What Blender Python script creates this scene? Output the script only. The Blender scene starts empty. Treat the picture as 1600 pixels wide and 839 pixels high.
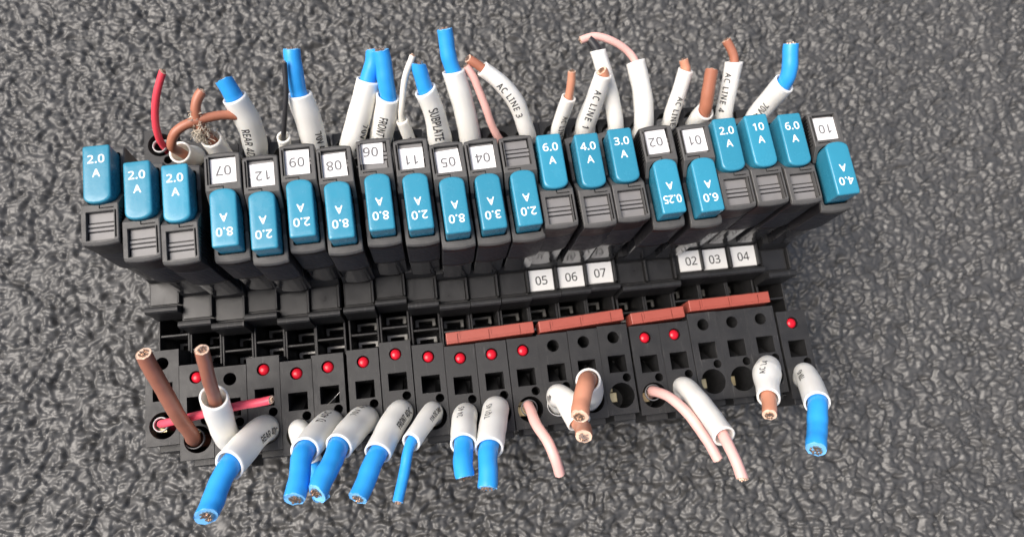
import bpy, bmesh, math, random
import numpy as np
from mathutils import Vector, Matrix

# 1 Blender unit = 1 cm. X runs along the row of terminal blocks, Y from the front wires to the rear wires, Z up.
scene = bpy.context.scene
scene.unit_settings.system = 'METRIC'
scene.unit_settings.scale_length = 0.01
C = scene.collection
random.seed(7)

# ------------------------------------------------------------------ camera, sky, sun, exposure
ZF = 3.45                      # height of the wire-entry faces above the mat
cam_d = bpy.data.cameras.new('camera')
cam = bpy.data.objects.new('camera', cam_d); C.objects.link(cam)
cam_d.sensor_width = 36.0
cam_d.sensor_fit = 'HORIZONTAL'
cam_d.lens = 26.517
cam_d.clip_start = 0.1
cam_d.clip_end = 1000.0
cam.matrix_world = Matrix(((0.990448, 0.084196, -0.109199, 0.0000), (-0.107848, 0.966477, -0.233005, 0.0000), (0.085920, 0.242556, 0.966325, 22.9141), (0, 0, 0, 1)))
cam_d.dof.use_dof = True
cam_d.dof.focus_distance = 18.0
cam_d.dof.aperture_fstop = cam_d.lens * 1e-3 / (2 * 0.075)
scene.camera = cam

SUN_EL, SUN_AZ = math.radians(58), math.radians(-92)      # azimuth measured from +Y towards +X
world = bpy.data.worlds.new('World'); scene.world = world
world.use_nodes = True
wn = world.node_tree.nodes; wl = world.node_tree.links
sky = wn.new('ShaderNodeTexSky'); sky.sky_type = 'NISHITA'
sky.sun_disc = False
sky.sun_elevation = SUN_EL
sky.sun_rotation = SUN_AZ
sky.air_density = 1.0; sky.dust_density = 6.0; sky.ozone_density = 0.6
wl.new(sky.outputs['Color'], wn['Background'].inputs['Color'])
wn['Background'].inputs['Strength'].default_value = 0.05

sun_d = bpy.data.lights.new('sun', 'SUN')
sun_d.energy = 1.5
sun_d.angle = math.radians(44)
sun_d.color = (1.0, 0.955, 0.90)
sun = bpy.data.objects.new('sun', sun_d); C.objects.link(sun)
sdir = Vector((math.sin(SUN_AZ) * math.cos(SUN_EL), math.cos(SUN_AZ) * math.cos(SUN_EL), math.sin(SUN_EL)))
sun.rotation_euler = sdir.to_track_quat('Z', 'Y').to_euler()

scene.view_settings.view_transform = 'Standard'
scene.view_settings.look = 'None'
scene.view_settings.gamma = 1.0
scene.view_settings.use_curve_mapping = False
scene.view_settings.exposure = 1.45

# ------------------------------------------------------------------ materials
def mat(name, col, rough=0.5, spec=0.5, var=0.0, vscale=4.0, bump=0.0, bscale=30.0, dust=0.0, scratch=0.0,
        metal=0.0, coat=0.0, sss=0.0, rvar=0.0, ovar=0.0):
    m = bpy.data.materials.new(name); m.use_nodes = True
    nt = m.node_tree; N = nt.nodes; Lk = nt.links
    b = N['Principled BSDF']
    b.inputs['Roughness'].default_value = rough
    b.inputs['Specular IOR Level'].default_value = spec
    b.inputs['Metallic'].default_value = metal
    if coat:
        b.inputs['Coat Weight'].default_value = coat; b.inputs['Coat Roughness'].default_value = 0.12
    if sss:
        b.inputs['Subsurface Weight'].default_value = sss
        b.inputs['Subsurface Radius'].default_value = (0.20, 0.18, 0.15)
        b.inputs['Subsurface Scale'].default_value = 1.0
    tc = N.new('ShaderNodeTexCoord')
    oi = N.new('ShaderNodeObjectInfo')
    off = N.new('ShaderNodeVectorMath'); off.operation = 'ADD'
    sc = N.new('ShaderNodeVectorMath'); sc.operation = 'SCALE'
    cb = N.new('ShaderNodeCombineXYZ')
    Lk.new(oi.outputs['Random'], cb.inputs[0]); Lk.new(oi.outputs['Random'], cb.inputs[1])
    Lk.new(cb.outputs[0], sc.inputs[0]); sc.inputs['Scale'].default_value = 37.0
    Lk.new(tc.outputs['Object'], off.inputs[0]); Lk.new(sc.outputs[0], off.inputs[1])
    co = off.outputs[0]
    cur = None
    def rgb(c): return (c[0], c[1], c[2], 1.0)
    def noise(s, detail=4.0, r=0.55):
        n = N.new('ShaderNodeTexNoise'); n.inputs['Scale'].default_value = s
        n.inputs['Detail'].default_value = detail; n.inputs['Roughness'].default_value = r
        Lk.new(co, n.inputs['Vector']); return n
    if var:
        n = noise(vscale)
        mx = N.new('ShaderNodeMix'); mx.data_type = 'RGBA'
        mx.inputs[6].default_value = rgb([c * (1 - var) for c in col])
        mx.inputs[7].default_value = rgb([min(1, c * (1 + var)) for c in col])
        Lk.new(n.outputs['Fac'], mx.inputs[0]); cur = mx.outputs[2]
    if dust:
        n = noise(55.0, 2.0, 0.6)
        r = N.new('ShaderNodeValToRGB'); r.color_ramp.elements[0].position = 0.66; r.color_ramp.elements[1].position = 0.80
        Lk.new(n.outputs['Fac'], r.inputs[0])
        mu = N.new('ShaderNodeMath'); mu.operation = 'MULTIPLY'; mu.inputs[1].default_value = dust
        Lk.new(r.outputs['Color'], mu.inputs[0])
        mx = N.new('ShaderNodeMix'); mx.data_type = 'RGBA'
        Lk.new(mu.outputs[0], mx.inputs[0])
        if cur: Lk.new(cur, mx.inputs[6])
        else: mx.inputs[6].default_value = rgb(col)
        mx.inputs[7].default_value = (0.35, 0.33, 0.30, 1); cur = mx.outputs[2]
    if scratch:
        # long thin pale scuffs: strongly stretched, rotated noise
        mp = N.new('ShaderNodeMapping'); mp.inputs['Rotation'].default_value = (0.1, 0.2, 0.6); mp.inputs['Scale'].default_value = (14, 0.9, 3)
        Lk.new(co, mp.inputs['Vector'])
        n = N.new('ShaderNodeTexNoise'); n.inputs['Scale'].default_value = 1.6; n.inputs['Detail'].default_value = 3
        Lk.new(mp.outputs[0], n.inputs['Vector'])
        r = N.new('ShaderNodeValToRGB'); r.color_ramp.elements[0].position = 0.66; r.color_ramp.elements[1].position = 0.74
        Lk.new(n.outputs['Fac'], r.inputs[0])
        mu = N.new('ShaderNodeMath'); mu.operation = 'MULTIPLY'; mu.inputs[1].default_value = scratch
        Lk.new(r.outputs['Color'], mu.inputs[0])
        mx = N.new('ShaderNodeMix'); mx.data_type = 'RGBA'
        Lk.new(mu.outputs[0], mx.inputs[0])
        if cur: Lk.new(cur, mx.inputs[6])
        else: mx.inputs[6].default_value = rgb(col)
        mx.inputs[7].default_value = (0.16, 0.155, 0.15, 1); cur = mx.outputs[2]
    if ovar and cur:                                      # pieces of one kind differ a little in tone
        hs = N.new('ShaderNodeHueSaturation'); mr = N.new('ShaderNodeMapRange')
        mr.inputs[3].default_value = 1 - ovar; mr.inputs[4].default_value = 1 + ovar
        Lk.new(oi.outputs['Random'], mr.inputs[0]); Lk.new(mr.outputs[0], hs.inputs['Value']); Lk.new(cur, hs.inputs['Color']); cur = hs.outputs[0]
    if cur: Lk.new(cur, b.inputs['Base Color'])
    else: b.inputs['Base Color'].default_value = rgb(col)
    if rvar:
        n = noise(3.0, 5.0, 0.65)
        mr = N.new('ShaderNodeMapRange'); mr.inputs[1].default_value = 0.3; mr.inputs[2].default_value = 0.7
        mr.inputs[3].default_value = max(0.03, rough - rvar); mr.inputs[4].default_value = min(1, rough + rvar)
        Lk.new(n.outputs['Fac'], mr.inputs[0]); Lk.new(mr.outputs[0], b.inputs['Roughness'])
    if bump:
        n = noise(bscale, 3.0)
        bp = N.new('ShaderNodeBump'); bp.inputs['Strength'].default_value = bump; bp.inputs['Distance'].default_value = 0.02
        Lk.new(n.outputs['Fac'], bp.inputs['Height']); Lk.new(bp.outputs[0], b.inputs['Normal'])
    return m

M = {
 'block':  mat('black_polyamide', (0.020, 0.020, 0.021), 0.48, 0.42, var=0.25, vscale=3, bump=0.18, bscale=45, dust=0.5, scratch=0.35, rvar=0.10, ovar=0.15),
 'carrier': mat('black_marker_strip', (0.024, 0.024, 0.025), 0.36, 0.5, var=0.2, vscale=3, bump=0.10, bscale=40, dust=0.3, rvar=0.10),
 'inside': mat('black_interior', (0.012, 0.012, 0.013), 0.5, 0.4),
 'frame':  mat('charcoal_plug_frame', (0.078, 0.076, 0.074), 0.55, 0.5, var=0.22, vscale=5, bump=0.25, bscale=38, dust=0.35, rvar=0.12),
 'plugbody': mat('black_plug_body', (0.014, 0.013, 0.015), 0.42, 0.5, var=0.2, vscale=4, bump=0.12, bscale=40, rvar=0.1),
 'base':   mat('glossy_plug_base', (0.020, 0.020, 0.022), 0.16, 0.5, var=0.2, bump=0.06, bscale=6, rvar=0.06),
 'panel':  mat('grey_label_panel', (0.19, 0.185, 0.185), 0.42, 0.5, var=0.12, vscale=4, bump=0.08, dust=0.2),
 'blue':   mat('teal_blue_button', (0.034, 0.245, 0.372), 0.24, 0.5, var=0.06, vscale=2, bump=0.05, bscale=18, rvar=0.12, dust=0.10, ovar=0.10),
 'white':  mat('white_marker', (0.80, 0.80, 0.79), 0.42, 0.5, var=0.03, vscale=3),
 'paper':  mat('white_paper', (0.82, 0.81, 0.82), 0.6, 0.4, var=0.03, vscale=5, bump=0.03),
 'ink':    mat('black_ink', (0.03, 0.03, 0.032), 0.5, 0.3),
 'greyink': mat('grey_ink', (0.14, 0.14, 0.145), 0.6, 0.3),
 'print':  mat('white_print', (0.80, 0.84, 0.86), 0.5, 0.3),
 'led':    mat('red_lens', (0.60, 0.010, 0.026), 0.26, 0.4),
 'bridge': mat('brick_red_bridge', (0.33, 0.072, 0.051), 0.42, 0.5, var=0.08, vscale=3, bump=0.12, bscale=25, rvar=0.08),
 'tin':    mat('tinned_spring', (0.42, 0.41, 0.38), 0.34, 0.5, metal=1.0, var=0.15),
 'brass':  mat('brass_contact', (0.62, 0.52, 0.30), 0.34, 0.5, metal=0.85, var=0.2),
 'copper': mat('copper_strand', (0.66, 0.50, 0.40), 0.36, 0.5, metal=1.0, var=0.3, vscale=30),
 'sleeve': mat('white_sleeve', (0.90, 0.875, 0.80), 0.38, 0.5, var=0.03, vscale=2, bump=0.05, bscale=12, sss=0.6, rvar=0.08, ovar=0.04),
 'collar': mat('pale_ferrule', (0.60, 0.60, 0.60), 0.35, 0.5),
 'darkcollar': mat('grey_ferrule', (0.16, 0.16, 0.165), 0.35, 0.5),
 'wblue':  mat('blue_insulation', (0.030, 0.340, 0.86), 0.34, 0.5, var=0.05, vscale=3, bump=0.05, bscale=15, rvar=0.06),
 'wbrown': mat('brown_insulation', (0.40, 0.155, 0.095), 0.42, 0.5, var=0.12, vscale=4, bump=0.08, bscale=15),
 'wdark':  mat('dark_brown_insulation', (0.30, 0.118, 0.078), 0.40, 0.5, var=0.12, vscale=4, bump=0.08, bscale=15),
 'wtan':   mat('tan_brown_insulation', (0.58, 0.26, 0.165), 0.42, 0.5, var=0.08, vscale=4, bump=0.08, bscale=15),
 'wpink':  mat('pale_pink_insulation', (0.78, 0.45, 0.41), 0.42, 0.5, var=0.05, vscale=3, sss=0.1),
 'wred':   mat('red_insulation', (0.72, 0.055, 0.085), 0.40, 0.5, var=0.08, vscale=3),
 'wrose':  mat('rose_insulation', (0.80, 0.085, 0.135), 0.40, 0.5, var=0.08, vscale=3),
 'wblack': mat('black_insulation', (0.032, 0.032, 0.035), 0.36, 0.5),
 'wwhite': mat('white_insulation', (0.76, 0.74, 0.68), 0.42, 0.5, var=0.04),
 'cut_warm': mat('cut_insulation', (0.72, 0.52, 0.40), 0.6, 0.3, var=0.15, vscale=12),
 'cut_blue': mat('cut_blue_insulation', (0.16, 0.46, 0.84), 0.6, 0.3, var=0.1, vscale=12),
 'cut_black': mat('cut_black_insulation', (0.09, 0.09, 0.09), 0.6, 0.3),
 'fibre':  mat('frayed_fibre', (0.62, 0.55, 0.45), 0.7, 0.3, var=0.25, vscale=8),
 'steel':  mat('bare_strand', (0.75, 0.74, 0.72), 0.25, 0.5, metal=1.0),
}

def ground_material():
    m = bpy.data.materials.new('textured_rubber_coating'); m.use_nodes = True
    nt = m.node_tree; N = nt.nodes; Lk = nt.links; b = N['Principled BSDF']
    tc = N.new('ShaderNodeTexCoord')
    n = N.new('ShaderNodeTexNoise'); n.inputs['Scale'].default_value = 0.9; n.inputs['Detail'].default_value = 5
    Lk.new(tc.outputs['Object'], n.inputs['Vector'])
    mx = N.new('ShaderNodeMix'); mx.data_type = 'RGBA'
    mx.inputs[6].default_value = (0.046, 0.046, 0.046, 1); mx.inputs[7].default_value = (0.078, 0.077, 0.076, 1)
    Lk.new(n.outputs['Fac'], mx.inputs[0])
    n2 = N.new('ShaderNodeTexNoise'); n2.inputs['Scale'].default_value = 16.0; n2.inputs['Detail'].default_value = 2
    Lk.new(tc.outputs['Object'], n2.inputs['Vector'])
    r = N.new('ShaderNodeValToRGB'); r.color_ramp.elements[0].position = 0.69; r.color_ramp.elements[1].position = 0.78
    Lk.new(n2.outputs['Fac'], r.inputs[0])
    mu = N.new('ShaderNodeMath'); mu.operation = 'MULTIPLY'; mu.inputs[1].default_value = 0.35
    Lk.new(r.outputs['Color'], mu.inputs[0])
    mx2 = N.new('ShaderNodeMix'); mx2.data_type = 'RGBA'
    Lk.new(mu.outputs[0], mx2.inputs[0]); Lk.new(mx.outputs[2], mx2.inputs[6]); mx2.inputs[7].default_value = (0.30, 0.28, 0.25, 1)
    Lk.new(mx2.outputs[2], b.inputs['Base Color'])
    n3 = N.new('ShaderNodeTexNoise'); n3.inputs['Scale'].default_value = 2.5; n3.inputs['Detail'].default_value = 4
    Lk.new(tc.outputs['Object'], n3.inputs['Vector'])
    mr = N.new('ShaderNodeMapRange'); mr.inputs[1].default_value = 0.3; mr.inputs[2].default_value = 0.7
    mr.inputs[3].default_value = 0.37; mr.inputs[4].default_value = 0.52
    Lk.new(n3.outputs['Fac'], mr.inputs[0]); Lk.new(mr.outputs[0], b.inputs['Roughness'])
    b.inputs['Specular IOR Level'].default_value = 0.6
    n4 = N.new('ShaderNodeTexNoise'); n4.inputs['Scale'].default_value = 22.0; n4.inputs['Detail'].default_value = 3
    Lk.new(tc.outputs['Object'], n4.inputs['Vector'])
    bp = N.new('ShaderNodeBump'); bp.inputs['Strength'].default_value = 0.12; bp.inputs['Distance'].default_value = 0.02
    Lk.new(n4.outputs['Fac'], bp.inputs['Height'])
    vo = N.new('ShaderNodeTexVoronoi'); vo.feature = 'SMOOTH_F1'; vo.inputs['Scale'].default_value = 4.6; vo.inputs['Smoothness'].default_value = 0.5
    Lk.new(tc.outputs['Object'], vo.inputs['Vector'])
    fl = N.new('ShaderNodeAttribute'); fl.attribute_name = 'flatness'
    b2 = N.new('ShaderNodeBump'); b2.invert = True; b2.inputs['Distance'].default_value = 0.16
    Lk.new(fl.outputs['Fac'], b2.inputs['Strength']); Lk.new(vo.outputs['Distance'], b2.inputs['Height'])
    Lk.new(bp.outputs[0], b2.inputs['Normal']); Lk.new(b2.outputs[0], b.inputs['Normal'])
    return m
M['ground'] = ground_material()

# ------------------------------------------------------------------ ground: lumpy spray-on rubber, real relief
def axis(lo, hi, flo, fhi, st):
    a = list(np.arange(flo, fhi + 1e-6, st))
    s = st; x = a[-1]; r = []
    while x < hi:
        s = min(s * 1.12, 12.0); x += s; r.append(x)
    s = st; x = a[0]; lft = []
    while x > lo:
        s = min(s * 1.12, 12.0); x -= s; lft.append(x)
    return np.array(lft[::-1] + a + r)

def vnoise(x, y, seed):
    def h(i, j): 
        n = (i.astype(np.int64) * 374761393 + j.astype(np.int64) * 668265263 + seed * 144665) & 0x7fffffff
        n = ((n ^ (n >> 13)) * 1274126177) & 0x7fffffff
        return ((n ^ (n >> 16)) & 0xffff) / 65535.0
    i = np.floor(x); j = np.floor(y); u = x - i; v = y - j
    u = u * u * u * (u * (u * 6 - 15) + 10); v = v * v * v * (v * (v * 6 - 15) + 10)
    return (h(i, j) * (1 - u) + h(i + 1, j) * u) * (1 - v) + (h(i, j + 1) * (1 - u) + h(i + 1, j + 1) * u) * v

def lumps(x, y, size, seed):
    # rounded droplets: smooth union of paraboloid caps around jittered points
    X = x / size; Y = y / size; i0 = np.floor(X); j0 = np.floor(Y); acc = np.zeros_like(X)
    for di in (-1, 0, 1):
        for dj in (-1, 0, 1):
            i = i0 + di; j = j0 + dj
            def hh(k):
                n = (i.astype(np.int64) * 374761393 + j.astype(np.int64) * 668265263 + (seed + k) * 974711) & 0x7fffffff
                n = ((n ^ (n >> 13)) * 1274126177) & 0x7fffffff
                return ((n ^ (n >> 16)) & 0xffff) / 65535.0
            dx = X - (i + hh(1)); dy = Y - (j + hh(2)); rr = 0.50 + 0.42 * hh(3)
            hgt = (0.35 + 0.65 * hh(4)) * np.clip(1 - (dx * dx + dy * dy) / (rr * rr), -1.5, None)
            acc += np.exp(8.0 * hgt)
    return np.log(acc) / 8.0

def make_ground():
    xs = axis(-160, 170, -18.0, 28.0, 0.043); ys = axis(-150, 160, -8.0, 20.0, 0.043)
    X, Y = np.meshgrid(xs, ys)
    wx = X + 0.16 * (vnoise(X * 2.1, Y * 2.1, 3) - 0.5) + 0.10 * (vnoise(X * 5.5, Y * 5.5, 4) - 0.5)
    wy = Y + 0.16 * (vnoise(X * 2.1, Y * 2.1, 5) - 0.5) + 0.10 * (vnoise(X * 5.5, Y * 5.5, 6) - 0.5)
    ra, rb = wx * 0.80 - wy * 0.60, wx * 0.60 + wy * 0.80
    Z = 0.16 * lumps(wx * 0.86, wy * 1.12, 0.19, 11) + 0.06 * lumps(ra, rb, 0.14, 23)
    Z += 0.15 * (vnoise(wx * 1.2, wy * 1.5, 8) - 0.5) + 0.05 * (vnoise(ra * 3.1, rb * 3.4, 9) - 0.5)
    cre = np.abs(vnoise(wx * 0.75, wy * 1.7, 12) - 0.5)            # winding crevices
    Z -= 0.08 * np.exp(-(cre / 0.03) ** 2)
    Z -= np.percentile(Z, 99.7)
    gx = np.gradient(xs); gy = np.gradient(ys)                        # beyond the fine part the relief passes into the material's bump
    keep = np.clip((0.14 - np.maximum(gx[None, :], gy[:, None])) / 0.08, 0, 1)
    Z = Z * keep + (Z[::7, ::7].mean()) * (1 - keep)
    ny, nx = X.shape
    co = np.empty((ny * nx, 3), dtype=np.float32); co[:, 0] = X.ravel(); co[:, 1] = Y.ravel(); co[:, 2] = Z.ravel()
    a = (np.arange(ny - 1)[:, None] * nx + np.arange(nx - 1)[None, :]).ravel()
    f = np.stack([a, a + 1, a + nx + 1, a + nx], 1).astype(np.int32)
    me = bpy.data.meshes.new('ground')
    me.vertices.add(len(co)); me.vertices.foreach_set('co', co.ravel())
    me.loops.add(f.size); me.loops.foreach_set('vertex_index', f.ravel())
    me.polygons.add(len(f)); me.polygons.foreach_set('loop_start', np.arange(0, f.size, 4, dtype=np.int32))
    me.polygons.foreach_set('loop_total', np.full(len(f), 4, dtype=np.int32))
    me.polygons.foreach_set('use_smooth', np.ones(len(f), dtype=bool))
    me.update(calc_edges=True)
    at_ = me.attributes.new('flatness', 'FLOAT', 'POINT'); at_.data.foreach_set('value', (1 - keep).astype(np.float32).ravel())
    me.materials.append(M['ground'])
    o = bpy.data.objects.new('ground', me); C.objects.link(o)
    o['kind'] = 'structure'; o['label'] = 'lumpy black rubber coating under the terminal blocks'
    return o
make_ground()

# ------------------------------------------------------------------ mesh helpers
class MB:
    def __init__(self): self.v = []; self.f = []; self.sm = []
    def add(self, vs, fs, smooth=False):
        o = len(self.v); self.v += [tuple(p) for p in vs]
        for f in fs: self.f.append(tuple(i + o for i in f)); self.sm.append(smooth)
    def box(self, x0, x1, y0, y1, z0, z1):
        self.add([(x0,y0,z0),(x1,y0,z0),(x1,y1,z0),(x0,y1,z0),(x0,y0,z1),(x1,y0,z1),(x1,y1,z1),(x0,y1,z1)],
                 [(0,3,2,1),(4,5,6,7),(0,1,5,4),(1,2,6,5),(2,3,7,6),(3,0,4,7)])
    def prism_x(self, prof, x0, x1):               # profile of (y, z), counter-clockwise seen from +X
        n = len(prof)
        self.add([(x0, y, z) for y, z in prof] + [(x1, y, z) for y, z in prof],
                 [tuple(range(n))[::-1], tuple(range(n, 2 * n))] + [(i, (i + 1) % n, n + (i + 1) % n, n + i) for i in range(n)])
    def prism_z(self, prof, z0, z1):               # profile of (x, y), counter-clockwise seen from +Z
        n = len(prof)
        self.add([(x, y, z0) for x, y in prof] + [(x, y, z1) for x, y in prof],
                 [tuple(range(n))[::-1], tuple(range(n, 2 * n))] + [(i, (i + 1) % n, n + (i + 1) % n, n + i) for i in range(n)])
    def cyl(self, cx, cy, r, z0, z1, n=28):
        self.prism_z([(cx + r * math.cos(2 * math.pi * i / n), cy + r * math.sin(2 * math.pi * i / n)) for i in range(n)], z0, z1)
    def mesh(self, name, m, bevel=0.0, seg=2, angle=30):
        me = bpy.data.meshes.new(name); me.from_pydata(self.v, [], self.f); me.update()
        me.polygons.foreach_set('use_smooth', np.array(self.sm, dtype=bool))
        bm = bmesh.new(); bm.from_mesh(me)
        bmesh.ops.recalc_face_normals(bm, faces=bm.faces)
        if bevel:
            ed = [e for e in bm.edges if len(e.link_faces) == 2 and e.calc_face_angle(0) > math.radians(angle)]
            bmesh.ops.bevel(bm, geom=ed, offset=bevel, segments=seg, affect='EDGES', profile=0.5, clamp_overlap=True)
        bm.to_mesh(me); bm.free()
        if m: me.materials.append(m)
        return me
    def obj(self, name, m, parent=None, **k):
        return link(name, self.mesh(name, m, **k), parent)

def link(name, me, parent=None):
    o = bpy.data.objects.new(name, me); C.objects.link(o); o.parent = parent
    return o
def thing(name, label, cat, loc=(0, 0, 0), rotz=0.0, group=None):
    o = bpy.data.objects.new(name, None); C.objects.link(o)
    o.empty_display_size = 0.3
    o.location = loc; o.rotation_euler = (0, 0, rotz)
    o['label'] = label; o['category'] = cat
    if group: o['group'] = group
    return o
def boolean(me, cutter, op='DIFFERENCE'):
    a = bpy.data.objects.new('tmp_a', me); b = bpy.data.objects.new('tmp_b', cutter)
    C.objects.link(a); C.objects.link(b)
    md = a.modifiers.new('b', 'BOOLEAN'); md.operation = op; md.object = b; md.solver = 'EXACT'; md.use_self = True
    dg = bpy.context.evaluated_depsgraph_get(); dg.update()
    r = bpy.data.meshes.new_from_object(a.evaluated_get(dg))
    bpy.data.objects.remove(a); bpy.data.objects.remove(b)
    return r
def edge_bevel(me, w, seg=1, angle=40):
    bm = bmesh.new(); bm.from_mesh(me)
    bmesh.ops.remove_doubles(bm, verts=bm.verts, dist=1e-5)
    bmesh.ops.dissolve_limit(bm, angle_limit=math.radians(1), verts=bm.verts, edges=bm.edges)
    ed = [e for e in bm.edges if len(e.link_faces) == 2 and e.calc_face_angle(0) > math.radians(angle) and e.is_convex]
    try: bmesh.ops.bevel(bm, geom=ed, offset=w, segments=seg, affect='EDGES', profile=0.5, clamp_overlap=True)
    except Exception: pass
    bm.to_mesh(me); bm.free()
    return me

text_cache = {}
import os
FONT = None
try:                                                      # Blender's own interface face; its built-in face otherwise
    FONT = bpy.data.fonts.load(os.path.join(bpy.utils.system_resource('DATAFILES'), 'fonts', 'NotoSansHebrew-Regular.woff2'))
except Exception: FONT = None
def text_mesh(txt, size, bold=0.0, spacing=1.0, sx=1.0, shear=0.0):
    key = (txt, size, bold, spacing, sx, shear)
    if key in text_cache: return text_cache[key].copy()
    cu = bpy.data.curves.new('t', 'FONT'); cu.body = txt
    if FONT: cu.font = FONT
    cu.size = size
    cu.align_x = 'CENTER'; cu.align_y = 'CENTER'; cu.space_character = spacing; cu.resolution_u = 4; cu.shear = shear
    o = bpy.data.objects.new('t', cu); C.objects.link(o)
    dg = bpy.context.evaluated_depsgraph_get(); dg.update()
    me = bpy.data.meshes.new_from_object(o.evaluated_get(dg))
    bpy.data.objects.remove(o); bpy.data.curves.remove(cu)
    if sx != 1.0:
        for v in me.vertices: v.co.x *= sx
    if bold:                                              # heavier strokes: shifted copies, each a hair above the last
        co = [v.co.copy() for v in me.vertices]; fs = [tuple(p.vertices) for p in me.polygons]; vs = []; fa = []
        for k, (dx, dy) in enumerate(((0, 0), (bold, 0), (-bold, 0), (0, bold), (0, -bold))):
            o2 = len(vs); vs += [(c.x + dx, c.y + dy, 0.0006 * k) for c in co]; fa += [tuple(i + o2 for i in f) for f in fs]
        me = bpy.data.meshes.new('t'); me.from_pydata(vs, [], fa); me.update()
    me.materials.clear()
    text_cache[key] = me
    return me.copy()
def flat_text(name, txt, size, m, parent, x, y, z, rot=0.0, **k):
    me = text_mesh(txt, size, **k); me.name = name
    mx = Matrix.Translation((x, y, z)) @ Matrix.Rotation(rot, 4, 'Z')
    me.transform(mx); me.materials.append(m)
    return link(name, me, parent)

# ------------------------------------------------------------------ terminal block (origin under its lamp hole, face plane at z = ZF)
HW = 0.402
def block_body_mesh():
    b = MB()
    prof = [(-2.0, 0.0), (-2.0, -0.30), (-1.86, -0.42), (-1.80, -2.6), (-1.1, -3.0), (-0.7, -3.38), (5.0, -3.38), (5.4, -3.0), (6.1, -2.6),
            (6.16, -0.42), (6.30, -0.30), (6.30, 0.0), (4.62, 0.0), (4.62, 0.10), (2.24, 0.10), (2.21, 0.0), (2.15, -0.33), (1.50, -0.33),
            (1.46, -0.08), (1.45, 0.01), (1.42, 0.05), (1.37, 0.06), (1.32, 0.045), (1.285, 0.0), (1.275, -0.09), (1.30, -0.13), (1.27, -0.90), (1.50, -1.0), (1.50, -3.0), (0.42, -3.0), (0.36, -0.6), (0.33, 0.0)]
    b.prism_x([(y, z + ZF) for y, z in prof], -HW, HW)
    me = b.mesh('terminal_body', M['block'])
    c = MB()
    for s, y0 in ((1, 0.0), (-1, 4.34)):
        if s == 1: c.cyl(0, y0, 0.156, ZF - 1.2, ZF + 0.3)
        ys = sorted((y0 - s * 0.48, y0 - s * 0.92))
        c.box(-0.225, 0.245, ys[0], ys[1], ZF - 1.3, ZF + 0.3)
        c.cyl(0.205, y0 - s * 1.075, 0.108, ZF - 1.0, ZF + 0.3)
        c.cyl(0.015, y0 - s * 1.52, 0.325, ZF - 1.4, ZF + 0.3, 40)
    cm = c.mesh('cut', None)
    r = boolean(me, cm)
    edge_bevel(r, 0.012, 1)
    return r

def block_meshes():
    d = {}
    d['body'] = block_body_mesh()
    for sx in (-1, 1):
        b = MB(); x = sorted((sx * 0.348, sx * 0.400)); b.prism_x([(y, z + ZF) for y, z in ((0.40, -2.98), (1.49, -2.98), (1.49, -1.02), (1.266, -0.93), (1.266, -0.90), (0.40, -0.90))], x[0], x[1])
        d['wall%d' % sx] = b.mesh('channel_wall', M['block'], bevel=0.012, seg=1)
    b = MB(); b.box(-0.347, 0.347, 0.825, 0.885, ZF - 1.5, ZF - 0.93)
    d['bar'] = b.mesh('channel_crossbar', M['block'], bevel=0.012, seg=1)
    b = MB(); b.box(0.335, 0.392, 1.535, 2.14, ZF - 0.325, ZF - 0.13)
    d['rail'] = b.mesh('marker_rail', M['block'], bevel=0.012, seg=1)
    for n, yb, yp in ((0, 1.33, 1.18), (1, 0.80, 0.70)):
        b = MB()
        b.box(-0.30, 0.27, yb, yb + 0.06, ZF - 2.75, ZF - 2.30)
        b.box(-0.30, -0.215, yp, yb, ZF - 2.75, ZF - 2.30); b.box(0.185, 0.27, yp, yb, ZF - 2.75, ZF - 2.30)
        d['clip%d' % n] = b.mesh('spring_clip', M['tin'])
    b = MB()
    b.prism_x([(-0.915, ZF - 1.29), (-0.485, ZF - 1.29), (-0.485, ZF - 1.05), (-0.915, ZF - 0.14)], -0.222, 0.10)
    d['ramp'] = b.mesh('tool_slot_ramp', M['block'])
    b = MB(); b.box(-0.33, -0.03, -1.66, -1.40, ZF - 1.2, ZF - 0.42); b.box(-0.30, -0.08, -1.38, -1.27, ZF - 1.2, ZF - 0.6)
    d['contact'] = b.mesh('contact_bar', M['brass'], bevel=0.012, seg=1)
    b = MB(); b.box(-0.20, 0.385, -2.16, -1.87, ZF - 1.6, ZF - 0.36)
    d['foot'] = b.mesh('end_step', M['block'], bevel=0.02, seg=1)
    b = MB(); n, k = 24, 7                                              # domed lamp lens
    vs = [(0, 0, ZF - 0.012)]; fs = []
    for j in range(1, k + 1):
        a = j / k * math.pi / 2
        for i in range(n):
            t = 2 * math.pi * i / n
            vs.append((0.138 * math.sin(a) * math.cos(t), 0.138 * math.sin(a) * math.sin(t), ZF - 0.012 - 0.09 * (1 - math.cos(a))))
    for i in range(n): fs.append((0, 1 + i, 1 + (i + 1) % n))
    for j in range(k - 1):
        for i in range(n):
            p, q = 1 + j * n + i, 1 + j * n + (i + 1) % n; fs.append((p, p + n, q + n, q))
    b.add(vs, fs, True)
    b.cyl(0, 0, 0.138, ZF - 0.4, ZF - 0.102, 24)
    d['lamp'] = b.mesh('indicator_lamp', M['led'])
    b = MB(); b.box(-0.372, 0.318, 1.555, 2.125, ZF - 0.33, ZF - 0.285)
    d['strip'] = b.mesh('marker_strip', M['carrier'], bevel=0.012, seg=1)
    return d
BM_ = block_meshes()

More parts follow.
